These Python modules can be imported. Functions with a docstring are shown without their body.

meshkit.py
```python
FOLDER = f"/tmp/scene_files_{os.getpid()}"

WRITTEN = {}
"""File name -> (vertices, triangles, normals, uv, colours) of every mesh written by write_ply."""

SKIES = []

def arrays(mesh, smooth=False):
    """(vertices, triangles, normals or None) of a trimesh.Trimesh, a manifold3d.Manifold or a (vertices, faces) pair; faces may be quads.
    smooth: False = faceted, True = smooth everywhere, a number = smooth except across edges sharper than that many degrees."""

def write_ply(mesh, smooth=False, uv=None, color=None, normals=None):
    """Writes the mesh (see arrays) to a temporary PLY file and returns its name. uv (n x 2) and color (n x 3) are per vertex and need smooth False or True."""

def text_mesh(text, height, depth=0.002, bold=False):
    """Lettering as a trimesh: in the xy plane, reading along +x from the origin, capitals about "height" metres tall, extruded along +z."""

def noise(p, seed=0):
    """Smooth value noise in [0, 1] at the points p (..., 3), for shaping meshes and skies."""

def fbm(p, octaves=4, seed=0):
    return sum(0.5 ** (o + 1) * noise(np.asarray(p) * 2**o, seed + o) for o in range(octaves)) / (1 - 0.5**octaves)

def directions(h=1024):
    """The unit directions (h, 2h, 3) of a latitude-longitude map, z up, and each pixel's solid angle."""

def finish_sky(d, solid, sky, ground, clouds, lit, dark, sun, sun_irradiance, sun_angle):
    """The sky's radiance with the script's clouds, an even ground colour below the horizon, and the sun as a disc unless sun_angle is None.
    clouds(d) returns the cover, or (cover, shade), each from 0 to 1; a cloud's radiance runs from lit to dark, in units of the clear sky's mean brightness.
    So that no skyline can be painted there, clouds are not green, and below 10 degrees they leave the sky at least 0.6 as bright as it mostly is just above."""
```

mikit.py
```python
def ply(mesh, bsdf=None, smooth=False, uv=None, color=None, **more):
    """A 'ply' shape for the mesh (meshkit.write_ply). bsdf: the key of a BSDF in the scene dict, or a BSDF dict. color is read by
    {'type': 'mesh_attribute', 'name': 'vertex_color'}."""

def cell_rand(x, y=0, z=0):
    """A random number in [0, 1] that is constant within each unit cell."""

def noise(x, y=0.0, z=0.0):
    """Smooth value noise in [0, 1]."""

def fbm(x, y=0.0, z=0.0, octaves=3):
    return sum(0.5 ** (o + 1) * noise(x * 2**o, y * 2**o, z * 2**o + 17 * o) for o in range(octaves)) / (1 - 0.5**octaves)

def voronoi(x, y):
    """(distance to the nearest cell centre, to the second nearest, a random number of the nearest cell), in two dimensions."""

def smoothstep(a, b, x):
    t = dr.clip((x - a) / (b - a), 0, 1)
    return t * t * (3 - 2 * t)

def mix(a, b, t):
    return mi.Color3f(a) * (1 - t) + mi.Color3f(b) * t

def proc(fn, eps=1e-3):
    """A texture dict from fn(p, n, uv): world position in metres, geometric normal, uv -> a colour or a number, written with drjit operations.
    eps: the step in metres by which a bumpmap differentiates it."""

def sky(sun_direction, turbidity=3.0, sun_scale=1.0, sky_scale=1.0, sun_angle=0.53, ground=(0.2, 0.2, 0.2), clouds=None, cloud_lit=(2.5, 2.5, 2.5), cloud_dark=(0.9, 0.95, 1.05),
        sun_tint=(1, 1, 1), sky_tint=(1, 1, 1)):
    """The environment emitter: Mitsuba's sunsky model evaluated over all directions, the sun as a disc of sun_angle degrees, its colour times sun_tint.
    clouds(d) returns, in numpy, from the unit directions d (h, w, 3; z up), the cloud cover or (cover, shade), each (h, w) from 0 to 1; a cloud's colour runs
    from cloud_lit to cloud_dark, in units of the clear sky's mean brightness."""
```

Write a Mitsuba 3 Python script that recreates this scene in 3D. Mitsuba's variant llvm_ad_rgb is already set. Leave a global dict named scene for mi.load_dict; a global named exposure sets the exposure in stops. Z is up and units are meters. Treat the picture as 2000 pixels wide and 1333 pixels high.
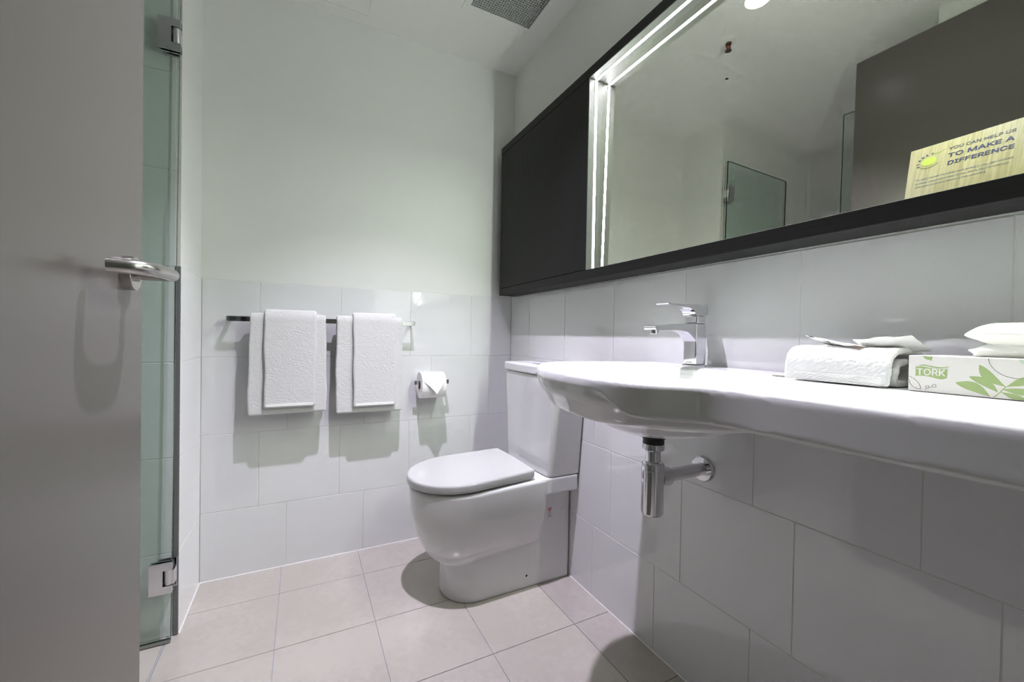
import math, random
import numpy as np, trimesh, mitsuba as mi, mikit, meshkit
import drjit as dr
from shapely.geometry import Polygon, Point, LineString, box as sbox
from shapely import affinity
from scipy.ndimage import map_coordinates
from mikit import proc, noise, fbm, smoothstep, mix
T = mi.ScalarTransform4f
rng = random.Random(7)
scene, labels = {}, {}

# ------------------------------------------------------------------ camera, lights, exposure
F_PX = 802.565
CAM = np.array([-0.97227, -1.92325, 0.96505]); YAW, PITCH, ROLL = 0.47125, -0.01147, 0.01703
fw = np.array([math.sin(YAW) * math.cos(PITCH), math.cos(YAW) * math.cos(PITCH), math.sin(PITCH)])
rt = np.array([math.cos(YAW), -math.sin(YAW), 0.0]); up0 = np.cross(rt, fw)
up = -rt * math.sin(ROLL) + up0 * math.cos(ROLL)
scene['camera'] = {'type': 'perspective', 'fov_axis': 'x', 'fov': 2 * math.degrees(math.atan(1000.0 / F_PX)), 'near_clip': 0.02, 'far_clip': 50.0,
                   'to_world': T().look_at(origin=CAM.tolist(), target=(CAM + fw).tolist(), up=up.tolist())}
exposure = -2.34
LED_RADIANCE = [1650.0, 1830.0, 1570.0]        # the two strips around the mirror, faintly green
SPOT_RADIANCE = [50000.0, 46000.0, 57500.0]     # the small ceiling downlight, neutral with a little violet

# ------------------------------------------------------------------ materials
def rgb(c): return {'type': 'rgb', 'value': list(c)}
def mat(key, base, rough=0.5, spec=0.5, metallic=0.0, bump=None, two=True, **more):
    b = {'type': 'principled', 'base_color': base if isinstance(base, dict) else rgb(base), 'roughness': rough if isinstance(rough, dict) else float(rough),
         'specular': float(spec), 'metallic': float(metallic), **more}
    if bump: b = {'type': 'bumpmap', 'arbitrary': bump[0], 'scale': float(bump[1]), 'nested': b}
    if two: b = {'type': 'twosided', 'nested': b}
    scene[key] = b
    return key
def f_wave(p, n, uv): return fbm(p.x * 6, p.y * 6, p.z * 6, 2)
def f_peel(p, n, uv): return fbm(p.x * 260, p.y * 260, p.z * 260, 2)
def f_floor(p, n, uv):
    m = fbm(p.x * 5, p.y * 5, p.z, 4); s = fbm(p.x * 70, p.y * 70, 0.0, 3)
    return mix((0.455, 0.424, 0.382), (0.500, 0.468, 0.423), smoothstep(0.3, 0.7, m * 0.7 + s * 0.3))
def f_timber(p, n, uv):
    g = fbm(p.y * 4.0, p.x * 220, p.z * 220, 3)
    return mix((0.0045, 0.0045, 0.0044), (0.0070, 0.0069, 0.0067), smoothstep(0.25, 0.75, g))
def f_timber_v(p, n, uv):
    g = fbm(p.y * 220, p.x * 60, p.z * 4.0, 3)
    return mix((0.0045, 0.0045, 0.0044), (0.0070, 0.0069, 0.0067), smoothstep(0.25, 0.75, g))
def f_card(p, n, uv):
    g = fbm(p.y * 420, p.x * 30, p.z * 9, 3)
    return mix((0.155, 0.134, 0.056), (0.225, 0.200, 0.100), smoothstep(0.25, 0.75, g))
def f_terry(p, n, uv): return fbm(p.x * 420, p.y * 420, p.z * 420, 3)
def f_brush(p, n, uv): return fbm(p.x * 900, p.y * 900, p.z * 900, 2)

mat('m_paint', (0.71, 0.715, 0.70), 0.55, 0.3)
mat('m_ceiling', (0.80, 0.80, 0.79), 0.7, 0.2)
mat('m_tile', (0.70, 0.705, 0.712), 0.05, 0.8, bump=(proc(f_wave, 4e-3), 0.0012))
mat('m_grout', (0.60, 0.59, 0.55), 0.9, 0.1)
mat('m_floor', proc(f_floor), 0.22, 0.45)
mat('m_floor_grout', (0.44, 0.46, 0.52), 0.9, 0.1)
mat('m_sealant', (0.78, 0.77, 0.76), 0.4)
mat('m_ceramic', (0.66, 0.66, 0.665), 0.04, 0.85)
mat('m_seat', (0.48, 0.48, 0.48), 0.12, 0.5)
mat('m_chrome', (0.68, 0.68, 0.70), 0.06, 0.5, 1.0)
mat('m_steel', (0.50, 0.48, 0.46), 0.24, 0.5, 1.0)
mat('m_trim', (0.17, 0.175, 0.17), 0.45, 0.4, 0.3)
mat('m_alu', (0.085, 0.088, 0.083), 0.45, 0.4, 0.0)
mat('m_timber', proc(f_timber), 0.48, 0.25)
mat('m_timber_door', proc(f_timber_v), 0.5, 0.25)
mat('m_door', (0.084, 0.0765, 0.0700), 0.26, 0.5, bump=(proc(f_peel, 1e-3), 0.00012))
mat('m_black', (0.012, 0.012, 0.013), 0.4, 0.4)
mat('m_dark', (0.03, 0.03, 0.03), 0.8, 0.1)
mat('m_towel', (0.61, 0.61, 0.605), 0.95, 0.1, bump=(proc(f_terry, 8e-4), 0.0009), sheen=0.4)
mat('m_hem', (0.83, 0.83, 0.825), 0.9, 0.1, sheen=0.2)
mat('m_paper', (0.84, 0.83, 0.835), 0.9, 0.1)
mat('m_tissue', (0.84, 0.84, 0.82), 0.85, 0.1)
mat('m_core', (0.45, 0.38, 0.30), 0.9, 0.1)
mat('m_card', proc(f_card), 0.35, 0.5)
mat('m_ink', (0.012, 0.014, 0.045), 0.6, 0.2)
mat('m_grey_ink', (0.16, 0.17, 0.17), 0.6, 0.2)
mat('m_lime', (0.23, 0.29, 0.025), 0.35, 0.4)
mat('m_leaf_ink', (0.16, 0.19, 0.03), 0.5, 0.3)
mat('m_box', (0.70, 0.68, 0.65), 0.5, 0.4)
mat('m_green', (0.33, 0.43, 0.19), 0.5, 0.35)
mat('m_palegreen', (0.52, 0.60, 0.50), 0.5, 0.35)
mat('m_red', (0.50, 0.06, 0.03), 0.5, 0.3)
mat('m_sachet', (0.80, 0.80, 0.79), 0.38, 0.5)
mat('m_greypack', (0.34, 0.33, 0.32), 0.4, 0.4)
mat('m_vent', (0.40, 0.41, 0.41), 0.5, 0.4)
mat('m_bronze', (0.10, 0.075, 0.055), 0.35, 0.5, 0.8)
mat('m_can', (0.75, 0.75, 0.75), 0.2, 0.5, 1.0)
mat('m_led', (0.8, 0.8, 0.75), 0.6, 0.3)
scene['m_mirror'] = {'type': 'conductor', 'material': 'Ag', 'specular_reflectance': rgb((0.86, 0.88, 0.86))}
mat('m_seal', (0.22, 0.23, 0.21), 0.5, 0.4)
scene['m_glass'] = {'type': 'thindielectric', 'int_ior': 1.5, 'specular_transmittance': rgb((0.80, 0.88, 0.84))}
mat('m_glassedge', (0.015, 0.03, 0.024), 0.15, 0.5)

# ------------------------------------------------------------------ mesh helpers
def numbered(key):
    if key not in scene and not any(k.startswith(key + '__') for k in scene): return key
    i = 1
    while f'{key}_{i:03d}' in scene or any(k.startswith(f'{key}_{i:03d}__') for k in scene): i += 1
    return f'{key}_{i:03d}'
def obj(name, mesh, m, parent=None, smooth=30, label=None, **more):
    key = numbered(f'{parent}__{name}' if parent else name)
    scene[key] = mikit.ply(mesh, m, smooth, **more)
    if label: labels[key] = {'label': label}
    return key
def thing(name, label, cat, group=None):
    key = numbered(name); labels[key] = {'label': label, 'category': cat}
    if group: labels[key]['group'] = group
    return key
def tag(key, label, cat, group=None, kind=None):
    labels[key] = {'label': label, 'category': cat}
    if group: labels[key]['group'] = group
    if kind: labels[key]['kind'] = kind
    return key
def struct(name, mesh, m, label, cat='wall', smooth=False):
    scene[name] = mikit.ply(mesh, m, smooth); return tag(name, label, cat, kind='structure')
def cat(*ms): return trimesh.util.concatenate([m for m in ms])
def bx(lo, hi):
    m = trimesh.creation.box(extents=np.subtract(hi, lo)); m.apply_translation((np.add(lo, hi)) / 2); return m
def rbx(lo, hi, r, n=3):
    """box with rounded edges, hull of corner sphere patches"""
    lo, hi = np.array(lo, float), np.array(hi, float); r = min(r, 0.499 * float(min(hi - lo)))
    a = np.linspace(0, math.pi / 2, n + 1); pts = []
    for th in a:
        for ph in a: pts.append((math.cos(ph) * math.sin(th), math.sin(ph) * math.sin(th), math.cos(th)))
    pts = np.array(pts); out = []
    for sx in (-1, 1):
        for sy in (-1, 1):
            for sz in (-1, 1):
                s = np.array([sx, sy, sz]); c = np.where(s > 0, hi - r, lo + r); out.append(c + pts * s * r)
    return trimesh.convex.convex_hull(np.vstack(out))
def lathe(prof, at=(0, 0, 0), axis=(0, 0, 1), n=48):
    """prof: [(r, h)...] revolved about the axis"""
    m = trimesh.creation.revolve(np.array(prof, float), sections=n)
    m.apply_transform(trimesh.geometry.align_vectors([0, 0, 1], axis)); m.apply_translation(at)
    trimesh.repair.fix_normals(m); return m
def cyl(p0, p1, r, n=32, c=0.0008):
    p0, p1 = np.array(p0, float), np.array(p1, float); L = np.linalg.norm(p1 - p0); c = min(c, r * .4, L * .4)
    return lathe([(0, 0), (r - c, 0), (r, c), (r, L - c), (r - c, L), (0, L)], p0, (p1 - p0) / L, n)
def tube(pts, r, n=20, caps=True):
    p = np.array(pts, float); t = np.gradient(p, axis=0); t /= np.linalg.norm(t, axis=1, keepdims=True)
    r = np.broadcast_to(r, len(p)); a = np.cross(t[0], [0, 0, 1.0] if abs(t[0][2]) < .9 else [1.0, 0, 0]); a /= np.linalg.norm(a)
    ang = np.arange(n) * 2 * math.pi / n; V = []
    for i in range(len(p)):
        a = a - t[i] * (a @ t[i]); a /= np.linalg.norm(a); b = np.cross(t[i], a)
        V.append(p[i] + r[i] * (np.cos(ang)[:, None] * a + np.sin(ang)[:, None] * b))
    V = np.vstack(V); Fc = []
    for i in range(len(p) - 1):
        for j in range(n):
            q = [i * n + j, i * n + (j + 1) % n, (i + 1) * n + (j + 1) % n, (i + 1) * n + j]; Fc += [[q[0], q[1], q[2]], [q[0], q[2], q[3]]]
    if caps:
        V = np.vstack([V, p[0], p[-1]]); s, e = len(V) - 2, len(V) - 1
        for j in range(n): Fc += [[s, (j + 1) % n, j], [e, (len(p) - 1) * n + j, (len(p) - 1) * n + (j + 1) % n]]
    m = trimesh.Trimesh(V, Fc, process=False); trimesh.repair.fix_normals(m); return m
def spline(pts, n=8, closed=False):
    P = np.array(pts, float); N = len(P); out = []
    for i in range(N if closed else N - 1):
        g = lambda k: P[k % N] if closed else P[min(max(k, 0), N - 1)]
        a, b, c, d = g(i - 1), g(i), g(i + 1), g(i + 2)
        for t in np.linspace(0, 1, n, endpoint=False):
            out.append(.5 * (2 * b + (c - a) * t + (2 * a - 5 * b + 4 * c - d) * t * t + (3 * b - a - 3 * c + d) * t ** 3))
    if not closed: out.append(P[-1])
    return np.array(out)
def prism(poly, h):
    ps = getattr(poly, 'geoms', [poly])
    return cat(*[trimesh.creation.extrude_polygon(g, h, engine='earcut') for g in ps if g.area > 0])
def frame_m(m, o, u, v, n):
    """local x, y, z -> u, v, n at o"""
    M = np.eye(4); M[:3, 0], M[:3, 1], M[:3, 2], M[:3, 3] = u, v, n, o
    m = m.copy(); m.apply_transform(M); return m
def text_at(s, h, o, u, v, n, width=None, bold=False, depth=0.0003):
    m = meshkit.text_mesh(s, h, depth, bold)
    if width:
        w = m.bounds[1][0] - m.bounds[0][0]; m.apply_scale([width / w, 1, 1])
    m.apply_translation([-m.bounds[0][0], 0, 0])
    return frame_m(m, o, u, v, n)

def surface(Fn, lo, hi, h):
    """smooth mesh of Fn = 0 (negative inside) by surface nets, then pulled onto the surface"""
    lo, hi = np.array(lo, float), np.array(hi, float); n = np.ceil((hi - lo) / h).astype(int) + 1
    ax = [lo[k] + np.arange(n[k]) * h for k in range(3)]
    V = np.empty(n, np.float32)
    for i in range(n[0]):
        Y, Z = np.meshgrid(ax[1], ax[2], indexing='ij')
        V[i] = Fn(np.stack([np.full(Y.size, ax[0][i]), Y.ravel(), Z.ravel()], 1)).reshape(n[1], n[2])
    s = V < 0; c = [s[i:n[0] - 1 + i, j:n[1] - 1 + j, k:n[2] - 1 + k] for i in (0, 1) for j in (0, 1) for k in (0, 1)]
    cnt = np.sum(c, axis=0); act = (cnt > 0) & (cnt < 8); idx = np.full(act.shape, -1); ids = np.argwhere(act); idx[act] = np.arange(len(ids))
    acc = np.zeros((len(ids), 3)); num = np.zeros(len(ids))
    C = [np.array(o) for o in np.ndindex(2, 2, 2)]
    for a in C:
        for k in range(3):
            if a[k]: continue
            b = a.copy(); b[k] = 1
            va, vb = V[tuple((ids + a).T)], V[tuple((ids + b).T)]; x = (va < 0) != (vb < 0)
            t = np.where(x, va / np.where(x, va - vb, 1), 0); q = np.broadcast_to(a, (len(ids), 3)).astype(float).copy(); q[:, k] = t
            acc[x] += q[x]; num += x
    P = lo + (ids + acc / num[:, None]) * h; Fc = []
    for k in range(3):
        k1, k2 = (k + 1) % 3, (k + 2) % 3; sl = [slice(None)] * 3; s0, s1 = sl.copy(), sl.copy(); s0[k] = slice(0, n[k] - 1); s1[k] = slice(1, n[k])
        A, B = s[tuple(s0)], s[tuple(s1)]; e = np.argwhere(A != B); ok = (e[:, k1] > 0) & (e[:, k2] > 0) & (e[:, k1] < n[k1] - 1) & (e[:, k2] < n[k2] - 1); e = e[ok]
        ins = A[tuple(e.T)]
        def g(d1, d2):
            f = e.copy(); f[:, k1] -= d1; f[:, k2] -= d2; return idx[tuple(f.T)]
        q = np.stack([g(1, 1), g(0, 1), g(0, 0), g(1, 0)], 1); q[~ins] = q[~ins][:, ::-1]; Fc.append(q)
    q = np.vstack(Fc); q = q[(q >= 0).all(1)]
    for _ in range(3):
        f = Fn(P); d = h * .05; G = np.stack([(Fn(P + np.eye(3)[k] * d) - Fn(P - np.eye(3)[k] * d)) / (2 * d) for k in range(3)], 1)
        st = -(f / np.maximum((G ** 2).sum(1), .05))[:, None] * G; L = np.linalg.norm(st, axis=1, keepdims=True); P = P + st * np.minimum(1, .5 * h / np.maximum(L, 1e-12))
    return trimesh.Trimesh(P, np.vstack([q[:, [0, 1, 2]], q[:, [0, 2, 3]]]), process=False)
def smooth_np(t): t = np.clip(t, 0, 1); return t * t * (3 - 2 * t)
def rmax(a, b, r): return np.minimum(np.maximum(a, b), -r) + np.hypot(np.maximum(a + r, 0), np.maximum(b + r, 0))
def smin(a, b, k): h = np.clip(.5 + .5 * (b - a) / k, 0, 1); return b * (1 - h) + a * h - k * h * (1 - h)
def smax(a, b, k): return -smin(-a, -b, k)
def poly_sd(P, pts):
    P, pts = np.asarray(P, float), np.asarray(pts, float); d = np.full(len(pts), 1e9); ins = np.zeros(len(pts), bool)
    for i in range(len(P)):
        a, b = P[i], P[(i + 1) % len(P)]; ab = b - a; L = ab @ ab
        if L < 1e-14: continue
        t = np.clip(((pts - a) @ ab) / L, 0, 1); d = np.minimum(d, np.hypot(*(pts - a - t[:, None] * ab).T))
        cr = (a[1] > pts[:, 1]) != (b[1] > pts[:, 1])
        with np.errstate(divide='ignore', invalid='ignore'): xx = a[0] + (pts[:, 1] - a[1]) / (b[1] - a[1]) * ab[0]
        ins ^= cr & (pts[:, 0] < xx)
    return np.where(ins, -d, d)
def path_dist(P, pts):
    d = np.full(len(pts), 1e9)
    for a, b in zip(P[:-1], P[1:]):
        ab = b - a; t = np.clip(((pts - a) @ ab) / max(ab @ ab, 1e-14), 0, 1); d = np.minimum(d, np.hypot(*(pts - a - t[:, None] * ab).T))
    return d

# ------------------------------------------------------------------ room
H, XL, YF = 2.3217, -1.315, -1.84         # ceiling, left wall, front wall (with the doorway)
NY, SX, SY = -0.295, -2.20, -1.22         # shower: back wall, left wall, front wall
LEV = [0.0, 0.2652, 0.5652, 0.8652, 1.1652]
SLEV = LEV + [1.4652, 1.7652, 2.0582]
TH, JT = 0.003, 0.0018                      # tile face stands TH before the wall, joint width
X_, Y_, Z_ = np.eye(3)

struct('wall_back', bx((XL - .9, TH, 0), (.1, .1, H)), 'm_paint', 'white painted back wall above a band of glossy white tiles, behind the towel rail')
struct('wall_right', bx((TH, YF - .1, 0), (.1, TH, H)), 'm_paint', 'white wall with glossy tiles that carries the basin and the dark mirror cabinet')
struct('wall_left', bx((SX - .1, NY + TH, 0), (XL - TH, TH, H)), 'm_paint', 'short white return wall between the back wall and the glass shower door')
struct('wall_shower_left', bx((SX - .1, SY, 0), (SX - TH, NY + TH, H)), 'm_paint', 'tiled side wall at the far end of the shower, seen in the mirror')
struct('wall_shower_front', bx((SX - .1, YF - .1, 0), (XL, SY, H)), 'm_paint', 'white wall behind the open grey room door')
w = 0.85
fwall = cat(bx((-.42, YF - .1, 0), (TH, YF, H)), bx((XL, YF - .1, 0), (-1.265, YF, H)), bx((-1.265, YF - .1, 2.215), (-.42, YF, H)))
struct('wall_front', fwall, 'm_paint', 'white wall around the open doorway')
struct('floor', bx((SX - .1, -3.9, -.1), (.1, .1, -TH)), 'm_floor_grout', 'bathroom floor of pale beige square tiles', 'floor')
VX0, VX1, VY0, VY1 = -.374, -.099, -.600, -.322       # opening of the vent
LX, LY = -.668, -.900                                  # downlight
pc = Polygon([(SX - .1, -3.9), (.1, -3.9), (.1, .1), (SX - .1, .1)]).difference(Point(LX, LY).buffer(.046, 24)).difference(sbox(VX0, VY0, VX1, VY1))
m = prism(pc, .12); m.apply_translation((0, 0, H)); struct('ceiling', m, 'm_ceiling', 'flat white plasterboard ceiling', 'ceiling')
struct('wall_hall_back', bx((SX - .1, -3.95, 0), (.1, -3.9, H)), 'm_paint', 'white wall of the room behind the doorway')
struct('wall_hall_left', bx((SX - .15, -3.9, 0), (SX - .1, YF - .1, H)), 'm_paint', 'white side wall of the room behind the doorway')
struct('wall_hall_right', bx((.1, -3.9, 0), (.15, YF - .1, H)), 'm_paint', 'white end wall of the room behind the doorway')

tiles = {}
def tile_mesh(w, h, t=0.0075, b=0.0009):
    x, y = w / 2, h / 2
    V = [(-x + b, -y + b, 0), (x - b, -y + b, 0), (x - b, y - b, 0), (-x + b, y - b, 0)] + [(sx * x, sy * y, -b) for sx, sy in ((-1, -1), (1, -1), (1, 1), (-1, 1))] \
        + [(sx * x, sy * y, -t) for sx, sy in ((-1, -1), (1, -1), (1, 1), (-1, 1))]
    Fc = [[0, 1, 2], [0, 2, 3]]
    for r in (0, 4):
        for i in range(4): a, c = r + i, r + (i + 1) % 4; Fc += [[a, a + 4, c + 4], [a, c + 4, c]]
    return trimesh.Trimesh(V, Fc, process=False)
def lay(parent, o, u, v, n, u0, u1, v0, v1, m, t=0.0028, skew=0.09):
    """one tile over [u0,u1]x[v0,v1] of the plane at o, joints left free, faintly out of true"""
    w_, h_ = u1 - u0 - JT, v1 - v0 - JT
    if w_ < .006 or h_ < .006: return
    k = (round(w_, 4), round(h_, 4), m, t)
    if k not in tiles: tiles[k] = mikit.ply(tile_mesh(w_, h_, t), m, False)
    M = np.eye(4); M[:3, 0], M[:3, 1], M[:3, 2] = u, v, n; M[:3, 3] = np.array(o) + np.array(u) * (u0 + u1) / 2 + np.array(v) * (v0 + v1) / 2
    R = trimesh.transformations.euler_matrix(math.radians(rng.uniform(-skew, skew)), math.radians(rng.uniform(-skew, skew)), 0)
    key = numbered_fast(f'{parent}__tile'); scene[key] = {**tiles[k], 'to_world': T((M @ R).tolist())}
counts = {}
def numbered_fast(k):
    i = counts.get(k, 0); counts[k] = i + 1
    return k if i == 0 else f'{k}_{i:03d}'
def courses(parent, o, u, n, length, levels, pitch, offs, first_from=0.0, m='m_tile'):
    for c in range(len(levels) - 1):
        cuts = [first_from] + [x for x in (offs[c % 2] + pitch * k for k in range(-3, 40)) if first_from + .01 < x < length - .01] + [length]
        for a, b in zip(cuts[:-1], cuts[1:]): lay(parent, o, u, Z_, n, a, b, levels[c], levels[c + 1], m)
# back wall: u from the left corner
L = -XL
courses('wall_back', (XL, 0, 0), X_, -Y_, L, LEV, .3006, [(L - .1234) % .3006, (L - .2235) % .3006])
courses('wall_right', (0, 0, 0), -Y_, -X_, -YF, LEV, .303, [.098, .1935])
courses('wall_left', (XL, NY, 0), Y_, X_, -NY, LEV, .5, [.5, .5])
courses('wall_shower_left', (SX, SY, 0), Y_, X_, NY - SY, SLEV, .3, [.2, .05])
# shower back wall (the end of the return wall): tiles are parts of the return wall
for c in range(len(SLEV) - 1):
    offs = .135 if c % 2 else .285
    cuts = [SX] + sorted(x for x in (XL - .012 - offs - .3 * k + .0 for k in range(0, 6)) if SX + .02 < x < XL - .03) + [XL - .0135]
    for a, b in zip(cuts[:-1], cuts[1:]): lay('wall_left', (0, NY, 0), X_, Z_, -Y_, a, b, SLEV[c], SLEV[c + 1], 'm_tile')
def grout(parent, lo, hi): obj('grout', bx(lo, hi), 'm_grout', parent, False)
grout('wall_back', (XL, .0012, 0), (0, TH + .001, LEV[-1])); grout('wall_right', (.0012, YF, 0), (TH + .001, 0, LEV[-1]))
grout('wall_left', (XL - TH - .001, NY, 0), (XL - .0012, 0, LEV[-1])); grout('wall_left', (SX, NY + .0012, 0), (XL - .002, NY + TH + .001, SLEV[-1]))
grout('wall_shower_left', (SX - TH - .001, SY, 0), (SX - .0012, NY, SLEV[-1]))
# floor tiles; at x = -1.342 a dark open joint parts off the shower floor
xc = [-1.340, -1.0405] + [-.7455, -.447, -.1475, 0.0]; yc = [0.0] + [-.1985 - .3025 * k for k in range(0, 13)]
for xa, xb in zip(xc[:-1], xc[1:]):
    for ya, yb in zip(yc[:-1], yc[1:]): lay('floor', (0, 0, 0), X_, Y_, Z_, xa, xb, yb, ya, 'm_floor', .0028, .05)
for xa, xb in ((-1.645, -1.345), (-1.945, -1.645), (SX, -1.945)):
    for ya, yb in zip(yc[:-1], yc[1:]):
        if yb > -1.6: lay('floor', (0, 0, 0), X_, Y_, Z_, xa, xb, yb, ya, 'm_floor', .0028, .05)
obj('drain_slot', bx((-1.3452, -1.8, -.004), (-1.3402, NY, -.0012)), 'm_vent', 'floor', False, 'narrow dark open joint at the shower edge')
# pale sealant line along the foot of the walls
def bead(parent, p0, p1): obj('sealant_bead', tube([p0, p1], .0028, 8), 'm_sealant', parent, 30)
bead('floor', (XL + .001, -.0005, .0005), (-.001, -.0005, .0005)); bead('floor', (-.0005, -.001, .0005), (-.0005, YF, .0005)); bead('floor', (XL + .0005, -.001, .0005), (XL + .0005, NY, .0005))
struct('trim_1', rbx((XL - .0135, NY - .004, .002), (XL - .0005, NY + .002, LEV[-1] + .002), .001, 1), 'm_trim', 'grey metal edge strip that ends the wall tiles beside the shower door', 'trim', 30)

# ------------------------------------------------------------------ room door (open, flat along the left side)
DX, DY0, DY1, DZ = -1.222, -.992, -1.838, 2.203
door = struct('door_1', rbx((DX - .038, DY1, .012), (DX, DY0, DZ), .0015, 1), 'm_door', 'open taupe lacquered door with a steel lever, at the left edge', 'door', 30)
hd = 'door_1__handle'
rc = np.array([DX, -1.069, 1.0545])
obj('rose', lathe([(0, 0), (.0268, 0), (.0268, .0128), (.0258, .0136), (.0, .0136)], rc, X_), 'm_steel', hd, label='round steel rose of the lever')
obj('collar', lathe([(0, .0136), (.0125, .0136), (.0125, .019), (.0, .019)], rc, X_), 'm_steel', hd)
lever = spline([(DX + .015, -1.069, 1.0545), (DX + .034, -1.069, 1.0545), (DX + .049, -1.070, 1.0545), (DX + .0585, -1.077, 1.0540), (DX + .0625, -1.093, 1.0532), (DX + .0625, -1.120, 1.0522), (DX + .0615, -1.150, 1.0514), (DX + .0560, -1.178, 1.0505), (DX + .044, -1.194, 1.050), (DX + .019, -1.202, 1.0495)], 8)
obj('lever', tube(lever, .0098, 24), 'm_steel', hd, label='bent tubular steel lever')

# ------------------------------------------------------------------ shower glass
sd = thing('shower_door', 'frameless greenish glass shower door hung on two square chrome hinges', 'shower door')
GY, GX1, GZ0, GZ1 = -.330, -1.905, .014, 2.050
def gx(z): return -1.3262 + .0067 * z            # the hinge edge hangs a hair out of plumb
def sheared(m):
    m.vertices[:, 0] += .0067 * (m.vertices[:, 2]); return m
G0 = -1.3262
obj('glass', sheared(trimesh.Trimesh([(GX1, GY, GZ0), (G0, GY, GZ0), (G0, GY, GZ1), (GX1, GY, GZ1)], [[0, 1, 2], [0, 2, 3]])), 'm_glass', sd, False)
gt = .0038
obj('glass_edge', sheared(cat(bx((G0 - .0004, GY - gt, GZ0), (G0, GY + gt, GZ1)), bx((GX1, GY - gt, GZ0), (GX1 + .0004, GY + gt, GZ1)), bx((GX1, GY - gt, GZ1 - .0004), (G0, GY + gt, GZ1)),
                      bx((GX1, GY - gt, GZ0), (G0, GY + gt, GZ0 + .0004)))), 'm_glassedge', sd, False, 'dark green polished edge of the pane')
obj('bottom_seal', bx((GX1, GY - .004, .004), (G0, GY + .004, GZ0 - .001)), 'm_seal', sd, False)
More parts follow.
